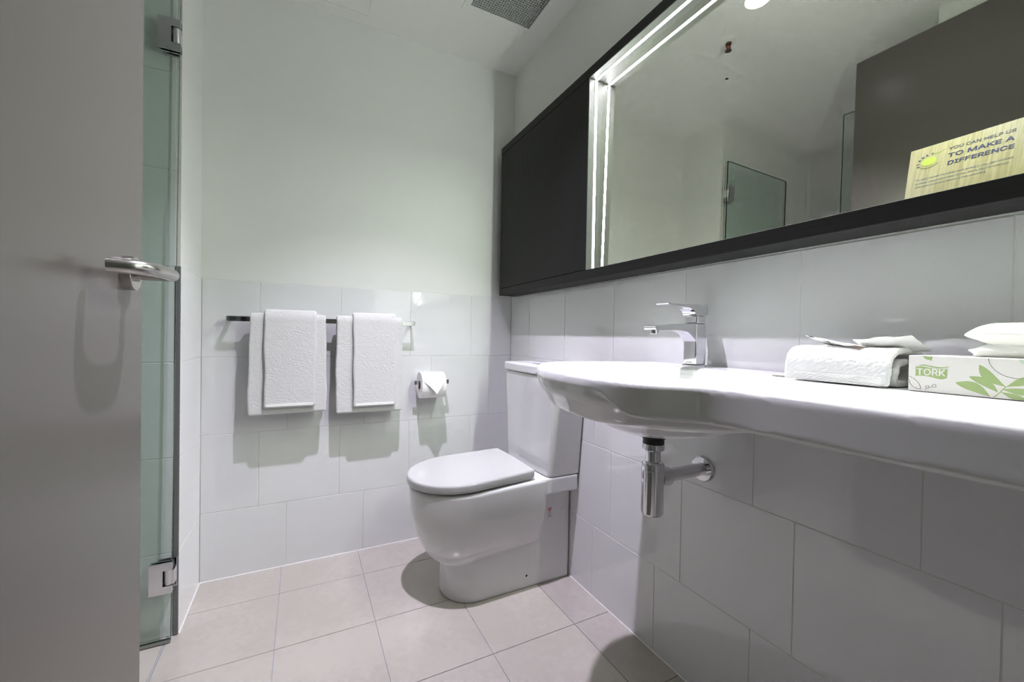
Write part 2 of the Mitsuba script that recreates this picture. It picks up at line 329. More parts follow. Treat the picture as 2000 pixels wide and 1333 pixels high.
for zc in (1.859, .207):
    GX0 = gx(zc); hz = .047; notch = [(-.056, -hz), (0, -hz), (0, -.024), (-.023, -.024), (-.023, .024), (0, .024), (0, hz), (-.056, hz)]
    h_ = numbered(sd + '__hinge'); scene[h_] = mikit.ply(cat(*[frame_m(prism(Polygon(notch), .006), (GX0 + .003, y0, zc), X_, Z_, -Y_) for y0 in (GY - .0045, GY + .0105)]), 'm_chrome', 30)
    labels[h_] = {'label': 'square chrome hinge clamped on the glass'}
    obj('barrel', cyl((GX0 - .008, GY, zc - .023), (GX0 - .008, GY, zc + .023), .0095, 24), 'm_chrome', h_)
    obj('wall_plate', cat(rbx((GX0 - .002, GY - .006, zc - .022), (XL - .0025, NY - .004, zc + .022), .001, 1), rbx((GX0 - .040, NY - .010, zc - hz), (XL - .0025, NY - .004, zc + hz), .0012, 1)), 'm_chrome', h_)
sp = thing('shower_screen', 'fixed clear glass panel beside the shower opening, seen in the mirror', 'glass panel')
PY0, PY1, PX = -.905, SY, -1.325
obj('glass', trimesh.Trimesh([(PX, PY1, .012), (PX, PY0, .012), (PX, PY0, 2.05), (PX, PY1, 2.05)], [[0, 1, 2], [0, 2, 3]]), 'm_glass', sp, False)
obj('glass_edge', cat(bx((PX - gt, PY0 - .0004, .012), (PX + gt, PY0, 2.05)), bx((PX - gt, PY1, 2.0496), (PX + gt, PY0, 2.05))), 'm_glassedge', sp, False, 'dark green polished edge of the pane')
obj('floor_channel', bx((PX - .007, PY1, 0.0), (PX + .007, PY0, .012)), 'm_alu', sp, False)

# ------------------------------------------------------------------ ceiling fittings
hx0, hx1, hy0, hy1 = -1.243, -.738, -.580, -.060
cp = thing('ceiling_hatch', 'flush white access panel in the ceiling, shown whole in the mirror', 'access panel')
fr = sbox(hx0 - .016, hy0 - .016, hx1 + .016, hy1 + .016).difference(sbox(hx0, hy0, hx1, hy1)); m = prism(fr, .003); m.apply_translation((0, 0, H - .003)); obj('frame', m, 'm_ceiling', cp, False)
obj('panel', bx((hx0 + .0045, hy0 + .0045, H - .0025), (hx1 - .0045, hy1 - .0045, H - .0002)), 'm_ceiling', cp, False)
obj('lock', lathe([(0, 0), (.0075, 0), (.0075, .001), (0, .001)], (-1.0, -.533, H - .0028), -Z_, 20), 'm_dark', cp, label='small dark key hole')
ev = thing('exhaust_vent', 'square egg-crate air grille in the ceiling over the toilet', 'air vent')
fr = sbox(VX0 - .027, VY0 - .027, VX1 + .027, VY1 + .032).difference(sbox(VX0, VY0, VX1, VY1)); m = prism(fr, .005); m.apply_translation((0, 0, H - .005)); obj('frame', m, 'm_ceiling', ev, False, 'white flat border')
obj('duct_box', cat(bx((VX0 - .01, VY0 - .01, H + .12), (VX1 + .01, VY1 + .01, H + .13)), *[bx(a, b) for a, b in (((VX0 - .006, VY0, H), (VX0, VY1, H + .12)), ((VX1, VY0, H), (VX1 + .006, VY1, H + .12)), ((VX0, VY0 - .006, H), (VX1, VY0, H + .12)), ((VX0, VY1, H), (VX1, VY1 + .006, H + .12)))]), 'm_dark', ev, False)
bars = []
nb = 26
for i in range(nb + 1):
    x = VX0 + (VX1 - VX0) * i / nb; bars.append(bx((x - .0018, VY0, H - .002), (x + .0018, VY1, H + .010)))
    y = VY0 + (VY1 - VY0) * i / nb; bars.append(bx((VX0, y - .0018, H - .002), (VX1, y + .0018, H + .010)))
k = obj('grille', cat(*bars), 'm_vent', ev, False); labels[k] = {'label': 'grey egg-crate lattice', 'kind': 'stuff'}
sk = thing('fire_sprinkler', 'small bronze sprinkler head hanging from the ceiling, seen in the mirror', 'sprinkler')
sx, sy = -.778, -.699
obj('escutcheon', lathe([(0, 0), (.036, 0), (.034, .005), (.020, .008), (.0, .008)], (sx, sy, H), -Z_), 'm_ceiling', sk, label='white round cover plate')
obj('body', lathe([(0, .008), (.012, .008), (.012, .014), (.008, .017), (0, .017)], (sx, sy, H), -Z_), 'm_bronze', sk)
for s in (-1, 1): obj('frame_arm', tube(spline([(sx + s * .009, sy, H - .015), (sx + s * .013, sy, H - .026), (sx + s * .006, sy, H - .040)], 6), .0025, 10), 'm_bronze', sk)
obj('bulb', tube([(sx, sy, H - .017), (sx, sy, H - .040)], .003, 10), 'm_red', sk)
obj('deflector', lathe([(0, .040), (.013, .040), (.014, .042), (0, .043)], (sx, sy, H), -Z_), 'm_bronze', sk)
dl = thing('ceiling_downlight', 'small round recessed downlight in the ceiling, at the top edge of the mirror', 'downlight')
obj('trim_ring', lathe([(.044, .0), (.054, .0), (.053, .003), (.045, .004), (.044, .0)], (LX, LY, H), -Z_), 'm_ceiling', dl)
obj('reflector', lathe([(.045, .0), (.0445, -.066), (.0, -.066), (.0, -.0665), (.0455, -.0665), (.0458, .0), (.045, .0)], (LX, LY, H), -Z_), 'm_dark', dl)
ca = np.arange(32) * math.pi / 16
obj('lamp', trimesh.Trimesh(np.vstack([np.stack([LX + .020 * np.cos(ca), LY + .020 * np.sin(ca), np.full(32, H + .062)], 1), [(LX, LY, H + .062)]]), [[32, (k + 1) % 32, k] for k in range(32)], process=False),
    'm_led', dl, False, emitter={'type': 'area', 'radiance': rgb(SPOT_RADIANCE), 'sampling_weight': 1.0})

# ------------------------------------------------------------------ mirror cabinet with the two light strips
mc = thing('mirror_cabinet', 'long black-brown wall cabinet with a lit recessed mirror above the basin', 'mirror cabinet')
FX, CY0, CY1, CZ0, CZ1, BT = -.095, -.051, YF + .004, 1.168, 1.902, .033
RY, RY2 = -.757, -1.800
obj('bottom_board', rbx((FX, CY1, CZ0), (-.0005 - .004, CY0, CZ0 + BT), .0008, 1), 'm_timber', mc)
obj('top_board', rbx((FX, CY1, CZ1 - BT), (-.0005, CY0, CZ1), .0008, 1), 'm_timber', mc)
obj('wall_batten', bx((-.0045, CY1, CZ0 + .002), (-.0005, CY0, CZ0 + .012)), 'm_trim', mc, False)
obj('door_panel', rbx((FX + .001, RY + .002, CZ0 + BT + .0016), (FX + .019, CY0 - .001, CZ1 - BT - .0016), .0008, 1), 'm_timber_door', mc, label='plain dark cabinet door left of the mirror')
obj('carcass', cat(bx((FX + .020, CY0 - .018, CZ0 + BT), (-.001, CY0, CZ1 - BT)), bx((FX + .020, RY + .0005, CZ0 + BT), (-.001, RY + .016, CZ1 - BT)), bx((FX + .020, RY2 - .016, CZ0 + BT), (-.001, RY2 - .0005, CZ1 - BT)), bx((-.006, CY1, CZ0 + BT), (-.001, CY0, CZ1 - BT))), 'm_timber', mc, False)
mirror_mesh = bx((0, RY2 + .0005, CZ0 + BT + .0005), (.005, RY - .0005, CZ1 - BT - .0005)); zz_ = mirror_mesh.vertices[:, 2]
mirror_mesh.vertices[:, 0] += -.0455 + .0085 * (zz_ - zz_.min()) / (zz_.max() - zz_.min())      # stands a touch out of plumb
obj('end_panel', rbx((FX + .001, CY1 + .0005, CZ0 + BT + .0016), (FX + .019, RY2 - .002, CZ1 - BT - .0016), .0008, 1), 'm_timber_door', mc)
mir = obj('mirror', mirror_mesh, 'm_mirror', mc, False, 'large mirror set back in the frame')
obj('side_channel', bx((FX + .0015, RY - .0012, CZ0 + BT), (-.037, RY + .0015, CZ1 - BT)), 'm_alu', mc, False, 'aluminium channel of the upright light strip')
obj('side_channel', bx((FX + .0015, RY2 - .0015, CZ0 + BT), (-.037, RY2 + .0012, CZ1 - BT)), 'm_alu', mc, False, 'aluminium channel of the second upright light strip')
obj('top_channel', bx((FX + .0015, RY2 + .0012, CZ1 - BT - .0012), (-.0365, RY - .0012, CZ1 - BT + .0005)), 'm_alu', mc, False, 'aluminium channel of the upper light strip')
LX0, LX1 = -.0712, -.0600
za, zb, ya_, yb_ = CZ0 + BT + .002, CZ1 - BT - .004, RY2 + .005, RY - .005
LC, LR = (LX0 + LX1) / 2, (LX1 - LX0) / 2
def flat_strip(p0, p1, out):                # a flat diffuser from p0 to p1 facing along out
    m = trimesh.Trimesh([np.array(p) + np.array(X_) * k * LR for p in (p0, p1) for k in (-1, 1)], [[0, 1, 3], [0, 3, 2]], process=False)
    if m.face_normals[0] @ np.array(out) < 0: m.faces = m.faces[:, ::-1]
    return m
side = flat_strip((LC, RY - .0032, za), (LC, RY - .0032, zb), -Y_)
end = flat_strip((LC, RY2 + .0032, za), (LC, RY2 + .0032, zb), Y_)
top = flat_strip((LC, ya_, CZ1 - BT - .0032), (LC, yb_, CZ1 - BT - .0032), -Z_)
obj('led_strip', side, 'm_led', mc, False, 'upright glowing light strip', emitter={'type': 'area', 'radiance': rgb(LED_RADIANCE), 'sampling_weight': 0.7})
obj('led_strip', end, 'm_led', mc, False, 'second upright glowing light strip', emitter={'type': 'area', 'radiance': rgb(LED_RADIANCE), 'sampling_weight': 0.7})
obj('led_strip', top, 'm_led', mc, False, 'upper glowing light strip', emitter={'type': 'area', 'radiance': rgb(LED_RADIANCE), 'sampling_weight': 1.0})
obj('led_base', cat(bx((LX0, RY - .0030, za), (LX1, RY - .0014, zb)), bx((LX0, RY2 + .0014, za), (LX1, RY2 + .0030, zb)), bx((LX0, ya_, CZ1 - BT - .0030), (LX1, yb_, CZ1 - BT - .0014))), 'm_led', mc, False)

# ------------------------------------------------------------------ card on the cabinet ledge
cb = np.array([-.086, 0, CZ0 + BT + .0004]); ct = np.array([-.052, 0, 1.284]); cv = (ct - cb) / np.linalg.norm(ct - cb); cu = np.array([0, -1.0, 0]); cn = np.cross(cu, cv)
cd = thing('message_card', 'gold coloured printed card leaning on the mirror, standing on the cabinet ledge', 'card')
CO = cb + np.array([0, -1.6, 0])
def con(x, y): return CO + cu * x + cv * y + cn * .0006
obj('card_sheet', frame_m(prism(Polygon([(.0075, 0), (.190, 0), (.183, .101), (.0015, .0975)]), .0005), CO, cu, cv, cn), 'm_card', cd, False)
t3 = []
for s, h, x0, y0, x1, b in (('YOU CAN HELP US', .0052, .0500, .0783, .1195, False), ('TO MAKE A', .0072, .0505, .0641, .1195, True), ('DIFFERENCE', .0070, .0520, .0496, .1205, True)):
    t3.append(text_at(s, h, con(x0, y0), cu, cv, cn, x1 - x0, b))
obj('heading', cat(*t3), 'm_ink', cd, False, 'dark blue heading of three lines')
t3 = []
for s, x0, y0, x1 in (('To help conserve water and energy, you can choose', .0165, .0322, .1215), ('to keep your bed linen for an extra day by placing', .0170, .0252, .1180), ('this card on your pillow in the morning.', .0178, .0184, .0975)):
    t3.append(text_at(s, .0032, con(x0, y0), cu, cv, cn, x1 - x0))
obj('small_text', cat(*t3), 'm_grey_ink', cd, False)
ball = Point(.0283, .0665).buffer(.0086, 24)
obj('emblem_ball', frame_m(prism(affinity.scale(ball, 1.05, .92), .0003), CO + cn * .0006, cu, cv, cn), 'm_lime', cd, False, 'lime green round emblem')
t3 = []
for i, ch in enumerate('PLANET'):
    a = math.radians(206 - i * 25.0); r = .0118; c, s_ = math.cos(a), math.sin(a)
    lu, lv = cu * s_ - cv * c, cu * c + cv * s_
    t3.append(text_at(ch, .0034, con(.0283 + r * c, .0665 + r * s_) - lu * .0013, lu, lv, cn, None, True))
obj('emblem_lettering', cat(*t3), 'm_ink', cd, False)
bird = Polygon([(.0325, .0812), (.0365, .0815), (.0392, .0800), (.0455, .0822), (.0400, .0793), (.0372, .0785), (.0322, .0778), (.0340, .0796)])
ring = LineString([(.0283 + .0121 * math.cos(a), .0660 + .0112 * math.sin(a)) for a in np.radians(np.linspace(215, 335, 24))]).buffer(.00018)
ring2 = LineString([(.0283 + .0137 * math.cos(a), .0660 + .0128 * math.sin(a)) for a in np.radians(np.linspace(215, 335, 24))]).buffer(.00018)
obj('emblem_leaf', cat(*[frame_m(prism(g, .0003), CO + cn * .0006, cu, cv, cn) for g in (bird, ring, ring2)]), 'm_leaf_ink', cd, False)

# ------------------------------------------------------------------ basin with its long shelf
out = spline([(-.0006, -.985), (-.10, -.962), (-.20, -.930), (-.27, -.914), (-.335, -.925), (-.405, -.975), (-.458, -1.055), (-.497, -1.145), (-.516, -1.235), (-.519, -1.330), (-.512, -1.400), (-.492, -1.452), (-.462, -1.482), (-.440, -1.510), (-.430, -1.560), (-.427, -1.640), (-.424, -1.730), (-.420, YF + .001)], 6)
out = np.vstack([out, [(-.0006, YF + .001)]])
g0 = np.array([-.56, YF - .03]); gh = .005; gn = (124, 206)
GX, GYY = np.meshgrid(g0[0] + np.arange(gn[0]) * gh, g0[1] + np.arange(gn[1]) * gh, indexing='ij')
sdg = poly_sd(out, np.stack([GX.ravel(), GYY.ravel()], 1)).reshape(gn)
from scipy.ndimage import spline_filter
sdf_ = spline_filter(sdg, order=3)
sdw = spline_filter(poly_sd(np.vstack([[(.4, -.985)], out[:-1], [(.4, YF + .001)]]), np.stack([GX.ravel(), GYY.ravel()], 1)).reshape(gn), order=3)   # the same outline left open at the wall
def sd_out(p, g=None): return map_coordinates(sdf_ if g is None else g, ((p[:, :2] - g0) / gh).T, order=3, prefilter=False, mode='nearest')
ZT = .8945
from scipy.interpolate import PchipInterpolator
UNDER = PchipInterpolator([0, .012, .030, .060, .100, .160, .240, .31], [.854, .838, .812, .802, .794, .769, .748, .744])      # underside height by distance from the rim
def f_vanity(p):
    x, y, z = p.T; d = sd_out(p)
    e = (np.sqrt(((x + .20) / .42) ** 2 + ((y + 1.17) / .31) ** 2) - 1) * .29
    zb_ = .838 + .036 * smooth_np((.030 - e) / .05)
    slab = rmax(rmax(d, z - ZT, .009), zb_ - z, .006)
    db = smax(sd_out(p, sdw), e, .03)
    zu = UNDER(np.clip(-db, 0, .3)) - .0875 * np.maximum(0, x + .42)
    bowl = rmax(rmax(db, (zu - z) * .6, .008), z - (ZT - .014), .004)
    f = np.maximum(smin(slab, bowl, .008), x + .0006)
    cut = (np.sqrt(((x + .293) / .186) ** 2 + ((y + 1.182) / .222) ** 2 + ((z - .905) / .118) ** 2) - 1) * .13
    return smax(f, -cut, .014)
va = surface(f_vanity, (-.545, YF - .012, .69), (.012, -.89, .912), .0045)
vb = thing('wash_basin', 'white ceramic wash basin with rounded bowl running into a long shelf', 'basin')
obj('bowl_and_shelf', va, 'm_ceramic', vb, True)
obj('maker_lettering', text_at('caroma', .0042, (-.118, -1.168, ZT + .0001), -Y_, X_, Z_, .022), 'm_grey_ink', vb, False)
obj('drain_ring', lathe([(0, .001), (.020, .001), (.022, .003), (.020, .005), (.017, .0045), (.016, .004), (0, .004)], (-.293, -1.182, .7862), Z_), 'm_chrome', vb)

# ------------------------------------------------------------------ mixer tap
tp = thing('mixer_tap', 'square chrome mixer tap with a flat lever on the back of the basin', 'tap')
tx0, tx1, ty0, ty1 = -.0745, -.0365, -1.200, -1.160
obj('base_plate', rbx((tx0 - .002, ty0 - .002, ZT - .001), (tx1 + .002, ty1 + .002, ZT + .0042), .0012, 2), 'm_chrome', tp)
obj('body', rbx((tx0, ty0, ZT + .0045), (tx1, ty1, 1.006), .0035), 'm_chrome', tp)
sp_ = Polygon(spline([(tx0 + .006, 1.0055), (-.110, 1.0045), (-.170, 1.0010), (-.212, .9965), (-.2165, .9930), (-.2145, .9880), (-.208, .9868), (-.170, .9870), (-.125, .9865), (-.100, .9810), (-.085, .9700), (tx0 + .004, .9560), (tx0 + .010, .956)], 6))
m = prism(sp_, ty1 - ty0 - .002); obj('spout', frame_m(m, (0, ty0 + .001, 0), X_, Z_, -Y_).apply_translation((0, ty1 - ty0 - .002, 0)), 'm_chrome', tp, 40)
obj('aerator', cyl((-.200, -1.18, .9875), (-.200, -1.18, .9770), .0105, 28), 'm_chrome', tp)
obj('cartridge', rbx((tx0 + .004, ty0 + .001, 1.006), (tx1 - .001, ty1 - .001, 1.026), .004), 'm_chrome', tp)
lv = Polygon(spline([(tx1 + .002, 1.0290), (tx1 + .002, 1.0500), (tx1 - .003, 1.0530), (-.075, 1.0540), (-.110, 1.0535), (-.150, 1.0530), (-.174, 1.0540), (-.1755, 1.0525), (-.172, 1.0505), (-.150, 1.0478), (-.115, 1.0465), (-.095, 1.0435), (-.082, 1.0370), (-.077, 1.0275), (-.060, 1.0265)], 5, True))
m = prism(lv, ty1 - ty0); obj('lever', frame_m(m, (0, ty1, 0), X_, Z_, -Y_), 'm_chrome', tp, 40, 'flat chrome lever on top')
obj('maker_lettering', text_at('caroma', .0036, (tx0 - .0002, ty1 - .008, ZT + .010), -Y_, Z_, -X_, .019), 'm_grey_ink', tp, False)

# ------------------------------------------------------------------ bottle trap
bt = thing('bottle_trap', 'chrome bottle trap and waste pipe under the basin', 'waste trap')
bxx, byy = -.187, -1.172
obj('rubber_washer', lathe([(0, .7305), (.024, .7300), (.0335, .7230), (.0335, .7205), (.0255, .7150), (.0255, .7030), (0, .7030)], (bxx, byy, 0), Z_), 'm_black', bt, label='black rubber washer')
obj('coupling_nut', lathe([(0, .7035), (.0260, .7035), (.0264, .7025), (.0264, .6895), (.0215, .6860), (.0, .6860)], (bxx, byy, 0), Z_, 40), 'm_chrome', bt)
obj('tailpiece', cyl((bxx, byy, .690), (bxx, byy, .650), .0178), 'm_chrome', bt)
obj('bottle', lathe([(0, .6600), (.0180, .6600), (.0245, .6575), (.0272, .6520), (.0272, .6380), (.0268, .6374), (.0272, .6368), (.0266, .5310), (.0245, .5265), (0, .5265)], (bxx, byy, 0), Z_, 56), 'm_chrome', bt)
obj('outlet_socket', lathe([(0, .018), (.0235, .018), (.0240, .045), (.0235, .050), (.0190, .056), (0, .056)], (bxx, byy, .615), X_, 40), 'm_chrome', bt)
obj('waste_pipe', cyl((bxx + .05, byy, .615), (-.0015, byy, .615), .0162), 'm_chrome', bt)
obj('wall_flange', lathe([(.0165, 0), (.034, 0), (.034, .004), (.031, .0085), (.0185, .0095), (.0165, .0095), (.0165, 0)], (-.0006, byy, .615), -X_, 56), 'm_chrome', bt)

# ------------------------------------------------------------------ toilet
TY = -.447
to = thing('toilet', 'white close-coupled toilet with its lid down, standing in the back corner', 'toilet')
def dshape(X, Y, a, xc_, rx): return np.where(X < xc_, np.abs(Y) - a, (np.sqrt(((np.maximum(X, xc_) - xc_) * a / rx) ** 2 + Y ** 2) - a))
def rimz(X): return .433 - .036 * np.clip(X - .15, 0, .5)
def f_pan(p):
    X, Y, z = -p[:, 0], p[:, 1] - TY, p[:, 2]; rz = rimz(X)
    a = .176 + .005 * np.clip(X / .44, 0, 1)
    d = dshape(X, Y, a, .43, .192)
    t = np.clip((rz - z) / .305, 0, 1); ins = .135 * (1 - (1 - t ** 2.3) ** .58)
    bowl = rmax(rmax(d + ins, z - rz, .012), .148 - X, .016); bowl = np.maximum(bowl, .112 - z)
    base = rmax(rmax(dshape(X, Y, .1125, .395, .106), .006 - X, .004), z - .26, .02); base = rmax(base, .0006 - z, .002)
    shr = rmax(rmax(rmax(np.abs(Y) - .1135, X - .19, .004), .006 - X, .004), z - .40, .004); shr = np.maximum(shr, .05 - z)
    led = rmax(rmax(rmax(np.abs(Y) - .174, .009 - X, .006), z - .433, .008), .371 - z, .006); led = rmax(led, X - .17, .005)
    f = smin(smin(base, shr, .003), led, .008); f = smin(f, bowl, .007)
    return f
pan = surface(f_pan, (-.66, TY - .20, -.01), (.006, TY + .20, .45), .0045)
obj('pan', pan, 'm_ceramic', to, True)
def f_lid(p):
    X, Y, z = -p[:, 0], p[:, 1] - TY, p[:, 2]; zb = rimz(X) + .0065 + .004 * (X < .3) * 0; zt = zb + .0335 - .004 * np.clip((X - .2) / .43, 0, 1) + .0022 * np.cos(np.clip(Y / .18, -1, 1) * 1.5)
    d = dshape(X, Y, .166 + .016 * np.clip((X - .2) / .24, 0, 1), .435, .196); d = rmax(d, .196 - X, .014)
    return rmax(rmax(d, z - zt, .008), zb - z, .010)
obj('seat_lid', surface(f_lid, (-.66, TY - .20, .40), (-.18, TY + .20, .50), .004), 'm_seat', to, True, 'closed rounded seat lid')
def f_seat(p):
    X, Y, z = -p[:, 0], p[:, 1] - TY, p[:, 2]
    d = dshape(X, Y, .158, .43, .180); d = rmax(d, .21 - X, .01); return rmax(rmax(d, z - (rimz(X) + .0075), .001), rimz(X) - .004 - z, .001)
obj('seat_ring', surface(f_seat, (-.64, TY - .19, .39), (-.19, TY + .19, .46), .005), 'm_seat', to, True)
def frustum(x0, x1, hw0, hw1, z0, z1, r, dx=0.0):
    def f(p):
        X, Y, z = -p[:, 0], p[:, 1] - TY, p[:, 2]; t = (z - z0) / (z1 - z0); hw = hw0 + (hw1 - hw0) * t
        fr_ = X - (x1 + dx * t) - .010 * (1 - (Y / .2) ** 2)
        return rmax(rmax(rmax(np.abs(Y) - hw, fr_, r), x0 - X, .004), np.maximum(z - z1, z0 - z), .004)
    return f
obj('cistern', surface(frustum(.006, .142, .173, .208, .4345, .8135, .014, .004), (-.17, TY - .23, .425), (0.0, TY + .23, .822), .0045), 'm_ceramic', to, True)
def f_clid(p):
    X, Y, z = -p[:, 0], p[:, 1] - TY, p[:, 2]; fr_ = X - .152 - .010 * (1 - (Y / .2) ** 2)
    d = rmax(rmax(np.abs(Y) - .217, fr_, .016), .003 - X, .004); return rmax(rmax(d, z - .851, .007), .8165 - z, .003)
obj('cistern_lid', surface(f_clid, (-.18, TY - .23, .81), (.004, TY + .23, .86), .004), 'm_ceramic', to, True)
obj('flush_button', rbx((-.112, TY - .034, .8500), (-.066, TY + .020, .8535), .0016), 'm_chrome', to, label='flat chrome dual flush button')
ys = TY - .1135 - .0001
obj('bolt_cap', lathe([(0, 0), (.0135, 0), (.0128, .0018), (0, .0022)], (-.037, ys + .0004, .270), -Y_), 'm_ceramic', to, label='round white cover cap')
obj('fixing_hole', lathe([(0, 0), (.0042, 0), (.0042, .0006), (0, .0006)], (-.198, TY - .1125, .047), -Y_, 20), 'm_dark', to)
obj('rating_mark', cat(text_at('W', .013, (-.108, ys, .280), X_, Z_, -Y_, .019, True)), 'm_red', to, False, 'red letter W')
obj('rating_text', cat(text_at('WaterMark', .0032, (-.105, ys, .274), X_, Z_, -Y_, .014), text_at('AS 1172', .0032, (-.105, ys, .268), X_, Z_, -Y_, .013), text_at('Lic 1375', .0032, (-.106, ys, .262), X_, Z_, -Y_, .017), text_at('SAI Global', .0034, (-.108, ys, .2555), X_, Z_, -Y_, .020)), 'm_grey_ink', to, False)
bead_pts = [(-.01, TY - .1185, .0015), (-.395, TY - .1185, .0015)] + [(-.395 - .112 * math.sin(a), TY - .1185 * math.cos(a), .0015) for a in np.linspace(.05, math.pi - .05, 24)] + [(-.395, TY + .1185, .0015), (-.01, TY + .1185, .0015)]

# ------------------------------------------------------------------ towel rail, towels
RYL, RZ = -.066, 1.0140
tr = thing('towel_rail', 'flat dark chrome towel rail on the tiled back wall under four towels', 'towel rail')
obj('bar', rbx((-1.2275, RYL - .0045, RZ - .010), (-.520, RYL + .0045, RZ + .010), .0008, 1), 'm_chrome', tr)
for x in (-1.2275, -.529): obj('bracket', rbx((x, RYL, RZ - .010), (x + .009, -.0005, RZ + .010), .0008, 1), 'm_chrome', tr)
def drape(x0, x1, rr, ht, zf, zb, seed, lean=0.0, hem=False, skew=0.0, flare=0.0):
    yf, yb = RYL - rr, RYL + rr
    arc = [(RYL - rr * math.cos(a), RZ + rr * math.sin(a)) for a in np.linspace(0, math.pi, 13)]
    P = np.array([(yf - lean, zf)] + [(yf - lean * (1 - t), zf + (RZ - zf) * t) for t in (.25, .5, .75)] + arc + [(yb, zb)])
    def f(p):
        x, y, z = p.T
        q = p * [1, 0, 1]
        yy = y + .004 * (meshkit.noise(q * [9, 0, 4] + 31 * seed) - .5) * np.clip((RZ - z) / .1, 0, 1)
        zz = z + skew * (x - (x0 + x1) / 2) * np.clip((RZ - z) / .3, 0, 1)
        d = path_dist(P, np.stack([yy, zz], 1)) - ht
        w_ = flare * np.clip((RZ - z) / .36, 0, 1)
        e = np.maximum(x0 - w_ - x, x - x1 - w_) + .005 * (meshkit.noise(q * [0, 0, 11] + 7 * seed) - .5)
        fuzz = .0022 * (meshkit.fbm(p * 230, 2, seed) - .5)
        return rmax(d, e, ht * .9) + fuzz
    lo = (x0 - .012, yf - lean - ht - .008, min(zf, zb) - ht - .016); hi = (x1 + .012, yb + ht + .006, RZ + rr + ht + .006)
    return surface(f, lo, hi, .0028)
b1 = obj('bath_towel', drape(-1.153, -.886, .0175, .0078, .655, .70, 1, .006, flare=.002, skew=-.01), 'm_towel', None, True); tag(b1, 'wide white bath towel on the left half of the rail, under a narrow hand towel', 'towel')
b2 = obj('bath_towel', drape(-.848, -.579, .0175, .0078, .640, .69, 2, .006, flare=.001, skew=.01), 'm_towel', None, True); tag(b2, 'wide white bath towel on the rail nearest the toilet roll, under a hand towel', 'towel')
h1 = obj('hand_towel', drape(-1.104, -.922, .0330, .0078, .682, .74, 3, .012, flare=-.004), 'm_towel', None, True); tag(h1, 'narrow white hand towel folded over the left bath towel', 'towel')
h2 = obj('hand_towel', drape(-.785, -.609, .0330, .0078, .667, .73, 4, .012, flare=-.004), 'm_towel', None, True); tag(h2, 'narrow white hand towel folded over the bath towel nearest the toilet roll', 'towel')
for key, xa, xb, zz in ((h1, -1.094, -.934, .688), (h2, -.774, -.620, .673)):
    obj('hem', rbx((xa, RYL - .033 - .012 - .0092, zz - .008), (xb, RYL - .033 - .012 - .0075, zz + .002), .0005, 1), 'm_hem', key, label='flat woven hem')

# ------------------------------------------------------------------ toilet roll and holder
th = thing('toilet_roll_holder', 'small dark chrome arm that carries the toilet roll on the back wall', 'roll holder')
HY = -.073
obj('arm', rbx((-.522, HY - .0045, .7385), (-.360, HY + .0045, .7565), .0008, 1), 'm_chrome', th)
obj('post', rbx((-.369, HY, .7385), (-.360, -.0005, .7565), .0008, 1), 'm_chrome', th)
rl = thing('toilet_roll', 'white toilet paper roll with the loose end folded to a point', 'toilet roll')
RR, RC, rx0, rx1 = .0590, np.array([0, HY, .7355]), -.498, -.388
ann = Point(0, 0).buffer(RR, 48).difference(Point(0, 0).buffer(.0215, 32)); m = prism(ann, rx1 - rx0); m = frame_m(m, (rx0, HY, RC[2]), Y_, Z_, X_); obj('paper', m, 'm_paper', rl, 30)
m = prism(Point(0, 0).buffer(.0215, 32).difference(Point(0, 0).buffer(.0203, 32)), rx1 - rx0 - .001); obj('core', frame_m(m, (rx0 + .0005, HY, RC[2]), Y_, Z_, X_), 'm_core', rl, 30)
NV, NU = 30, 24; V, Fc = [], []
for j in range(NV + 1):
    for i in range(NU + 1):
        u = i / NU; tipx = .55; k = abs(u - tipx) / (tipx if u < tipx else 1 - tipx); end = 24 - 48 * (1 - k)
        a0 = 120.0; ad = a0 + (end - a0) * j / NV; a = math.radians(ad); r = RR + .0012 + .024 * (max(0.0, 24 - ad) / 48) ** 1.4
        V.append((rx0 + .001 + (rx1 - rx0 - .002) * u, HY - r * math.cos(a), RC[2] + r * math.sin(a)))
for j in range(NV):
    for i in range(NU): q = j * (NU + 1) + i; Fc += [[q, q + 1, q + NU + 2], [q, q + NU + 2, q + NU + 1]]
obj('folded_end', trimesh.Trimesh(V, Fc, process=False), 'm_paper', rl, True, 'loose sheet folded to a point')

# ------------------------------------------------------------------ things on the basin shelf
def f_cloth(p):
    x, y, z = p.T
    P = spline([(-.1755, ZT + .0085), (-.1745, .918), (-.170, .936), (-.155, .9495), (-.130, .9530), (-.090, .951), (-.068, .944), (-.060, .925), (-.066, .908), (-.085, ZT + .0075), (-.120, ZT + .0070), (-.148, ZT + .0085), (-.155, .917), (-.143, .932), (-.120, .935)], 4)
    d = path_dist(P, np.stack([x + .004 * (meshkit.noise(np.stack([y * 30, z * 0, z * 20], 1)) - .5), z + .0035 * (meshkit.noise(np.stack([y * 25, x * 20, x * 0 + 4], 1)) - .5)], 1)) - .0052
    ye = -1.4755 - .010 * smooth_np((.925 - z) / .03) * 0; e = np.maximum(y - ye, -1.6295 - y) + .004 * (meshkit.noise(p * [60, 0, 60] + 3) - .5)
    hemm = smooth_np((.912 - z) / .004) * (x < -.165)
    return rmax(d, e, .004) + .0022 * (1 - hemm) * (meshkit.fbm(p * 300, 2, 9) - .5)
fc = obj('face_cloth', surface(f_cloth, (-.192, -1.645, .8945), (-.045, -1.462, .968), .0022), 'm_towel', None, True); tag(fc, 'rolled white face cloth on the basin shelf, next to the tissue box', 'face cloth')
hem = [rbx((-.1822, -1.620, z), (-.1810, -1.478, z + .0011), .0004, 1) for z in np.arange(.8975, .911, .0021)]
obj('hem', cat(*hem), 'm_hem', fc, label='ribbed woven hem along the lower edge')
